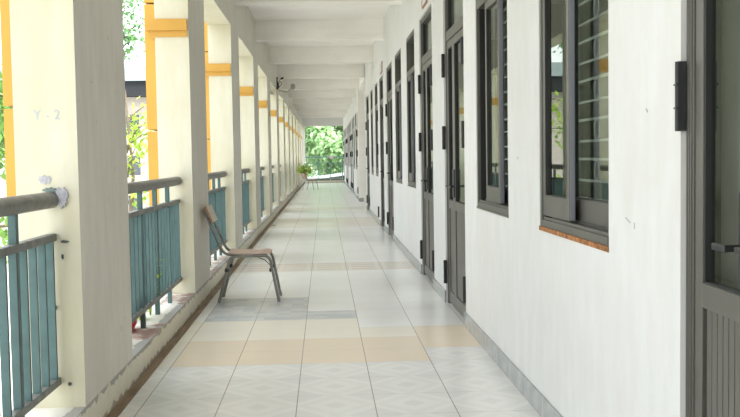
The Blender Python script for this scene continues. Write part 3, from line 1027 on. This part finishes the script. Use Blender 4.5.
def make_tree(loc, H, R, n, seed, m, label, leaf=0.32, trunk_h=0.45, flat=0.7, group='trees beyond the railings', nb=14, tr=1.0):
    rnd = random.Random(seed); r = empty('leafy_tree', loc)
    t = MB(); l = MB()
    th = H * trunk_h
    t.tube([(0, 0, -0.1), (rnd.uniform(-.2, .2), rnd.uniform(-.2, .2), th * 0.5), (rnd.uniform(-.3, .3), rnd.uniform(-.3, .3), th), (0, 0, H * 0.8)], [0.22 * tr, 0.17 * tr, 0.14 * tr, 0.05 * tr], M['bark'], 8)
    ends = []
    for k in range(nb):
        w = 2 * PI * k / nb + rnd.uniform(-.3, .3); e = rnd.uniform(-0.1, 1.2)
        z0 = rnd.uniform(th * 0.8, H * 0.7)
        d = Vector((math.cos(w) * math.cos(e), math.sin(w) * math.cos(e), math.sin(e) * flat))
        end = Vector((0, 0, z0)) + d * R * rnd.uniform(0.6, 1.0)
        t.tube([(0, 0, z0), Vector((0, 0, z0)) + d * R * 0.35 + Vector((0, 0, 0.2)), end], [0.08 * tr, 0.05 * tr, 0.015], M['bark'], 6)
        ends.append((Vector((0, 0, z0)), end))
    per = n // nb
    for a, e_ in ends:
        for q in range(per):
            s = rnd.uniform(0.35, 1.05)
            p = a + (e_ - a) * s + rand_dir(rnd) * R * 0.30 * rnd.random() ** 0.6
            leaf_quad(l, p, rand_dir(rnd) + Vector((0, 0, -0.3)), Vector((0, 0, 1)), leaf * rnd.uniform(0.7, 1.2), leaf * 0.55, m)
    t.obj('trunk', r); l.obj('crown', r)
    tag(r, label, 'tree', group)
    return r
# open side
make_tree((-9.6, 24.5, -4), 9.0, 3.6, 4200, 21, M['leaf'], 'bushy green tree seen past the ochre edge of the Y-2 column', 0.3)
make_tree((-8.7, 37.5, -4), 16.0, 2.5, 3400, 33, M['leaf_b'], 'tall green tree between the first two columns', 0.24, 0.62, 0.8)
make_tree((-6.4, 31.0, -4), 9.5, 2.0, 620, 44, M['leaf_y'], 'thin branching sapling with sparse pale leaves past the first bay', 0.26, 0.5, tr=0.4)
make_tree((-16.5, 46.0, -4), 12.0, 4.2, 3000, 55, M['leaf'], 'wide green tree by the pale building')
make_tree((-8.5, 12.0, -4), 9.0, 3.0, 2600, 66, M['leaf_b'], 'green tree opposite the rusty-silled window', 0.3)
make_tree((-15.0, 30.0, -4), 11.0, 4.0, 2600, 77, M['leaf_b'], 'green tree in the yard behind the sapling')
# far end
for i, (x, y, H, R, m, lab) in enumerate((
        (0.3, 63.5, 13.0, 3.9, 'leaf_far_hazed', 'dense green tree in the middle of the far opening'),
        (-6.9, 60.5, 12.5, 2.4, 'leaf_far_hazed', 'green tree past the end wall on the open side'),
        (9.2, 64, 12.5, 3.4, 'leaf_far_hazed', 'green tree past the end wall on the classroom side'),
        (2.0, 76, 15.0, 4.2, 'leaf_far_hazed', 'tall green tree behind the tree of the far opening'))):
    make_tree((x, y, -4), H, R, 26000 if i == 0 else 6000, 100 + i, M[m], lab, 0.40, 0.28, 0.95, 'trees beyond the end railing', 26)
sh = empty('lean_to_shed', (0, 54.5, -4))
sm = MB(); nseg = 46
xa, xb_, za, zb_ = -2.6, 3.4, 3.87, 4.60
for k in range(nseg):
    t0_, t1_ = k / nseg, (k + 1) / nseg
    x_, x2 = xa + (xb_ - xa) * t0_, xa + (xb_ - xa) * t1_
    z_, z2 = za + (zb_ - za) * t0_ + (0.02 if k % 2 else 0), za + (zb_ - za) * t1_ + (0 if k % 2 else 0.02)
    sm.quad([(x_, -0.8, z_ - 0.0), (x2, -0.8, z2 - 0.0), (x2, 3.5, z2 + 0.07), (x_, 3.5, z_ + 0.07)], M['sheet'])
    sm.quad([(x_, -0.8, z_ - 0.03), (x_, 3.5, z_ + 0.04), (x2, 3.5, z2 + 0.04), (x2, -0.8, z2 - 0.03)], M['sheet'])
    sm.quad([(x_, -0.8, z_ - 0.03), (x2, -0.8, z2 - 0.03), (x2, -0.8, z2), (x_, -0.8, z_)], M['sheet'])
sm.obj('sheet_roof', sh)
wl = MB()
zt = lambda x: za + (zb_ - za) * (x - xa) / (xb_ - xa) - 0.035
A_ = [(-2.5, -0.5, 0), (3.3, -0.5, 0), (3.3, -0.5, zt(3.3)), (-2.5, -0.5, zt(-2.5))]
B_ = [(x, 3.2, z) for x, y, z in A_]
wl.quad(A_, M['shed']); wl.quad(B_[::-1], M['shed'])
for q in range(4):
    wl.quad([A_[q], B_[q], B_[(q + 1) % 4], A_[(q + 1) % 4]], M['shed'])
wl.obj('shed_wall', sh)
tag(sh, 'dark shed with sloping white sheet roof past the far railing', 'shed')

bd = empty('pale_building', (-21, 70, -4))
MB().box(-9, 9, 0, 10, 0, 10.0, M['bwall']).obj('building_wall', bd)
MB().box(-9.8, 9.8, -1.0, 10.8, 10.0, 11.1, M['broof']).obj('roof_fascia', bd)
MB().box(-10, 10, -1.2, 11, 11.1, 12.1, M['broof_l']).obj('roof_sheet', bd)
MB().box(1.0, 3.5, -0.06, 0.02, 0, 9.9, M['bpink']).obj('pink_panel', bd)
for ix in range(6):
    for iz in range(3):
        x = -8 + ix * 2.9
        w = MB().box(x, x + 1.1, -0.05, 0.02, 1.2 + iz * 3.0, 2.8 + iz * 3.0, M['bwall']).obj('window', bd)
        MB().box(x + 0.08, x + 1.02, -0.06, -0.04, 1.28 + iz * 3.0, 2.72 + iz * 3.0, M['bglass']).obj('pane', w)
tag(bd, 'pale building with dark eaves beyond the trees', 'building')

# ------------------------------------------------------------------ light
wd = bpy.data.worlds.new('overcast_sky'); scn.world = wd; wd.use_nodes = True
nt = wd.node_tree
bg = nt.nodes['Background']
tc = N(nt, 'ShaderNodeTexCoord'); sp = N(nt, 'ShaderNodeSeparateXYZ')
nt.links.new(tc.outputs['Generated'], sp.inputs[0])
nt.links.new(ramp(nt, math_node(nt, 'MULTIPLY_ADD', sp.outputs[2], 0.5, 0.5), [(0.45, (0.93, 0.95, 0.95)), (0.75, (0.90, 0.95, 1.0))]), bg.inputs[0])
bg.inputs[1].default_value = 1.0
sun = bpy.data.lights.new('sun_through_cloud', 'SUN'); sun.energy = 3.0; sun.angle = math.radians(25); sun.color = (1, 0.97, 0.9)
so = bpy.data.objects.new('sun_through_cloud', sun); COL.objects.link(so)
so.rotation_euler = Vector((-0.45, 0.40, -0.85)).to_track_quat('-Z', 'Y').to_euler()

# ------------------------------------------------------------------ camera
F, HC = 940.0, 1.26
yaw, pitch, roll = math.atan(45.2 / F), math.atan(50.2 / F), 0.0154
r0 = Vector((math.cos(yaw), -math.sin(yaw), 0))
fw = Vector((math.sin(yaw) * math.cos(pitch), math.cos(yaw) * math.cos(pitch), -math.sin(pitch)))
u0 = r0.cross(fw)
r = r0 * math.cos(roll) - u0 * math.sin(roll)
u = u0 * math.cos(roll) + r0 * math.sin(roll)
cam = bpy.data.cameras.new('camera'); co = bpy.data.objects.new('camera', cam); COL.objects.link(co)
mt = Matrix((r, u, -fw)).transposed().to_4x4(); mt.translation = (0, 0, HC)
co.matrix_world = mt
cam.sensor_fit = 'HORIZONTAL'; cam.sensor_width = 36; cam.lens = 36 * F / 740
cam.clip_start = 0.05; cam.clip_end = 600
scn.camera = co

scn.cycles.max_bounces = 14
scn.cycles.diffuse_bounces = 8
scn.cycles.glossy_bounces = 6
scn.cycles.caustics_reflective = False
scn.cycles.caustics_refractive = False
scn.cycles.sample_clamp_indirect = 6.0
scn.cycles.transparent_max_bounces = 24
vs = scn.view_settings
vs.view_transform = 'Standard'; vs.look = 'None'; vs.gamma = 1.0; vs.use_curve_mapping = False
vs.exposure = 1.8
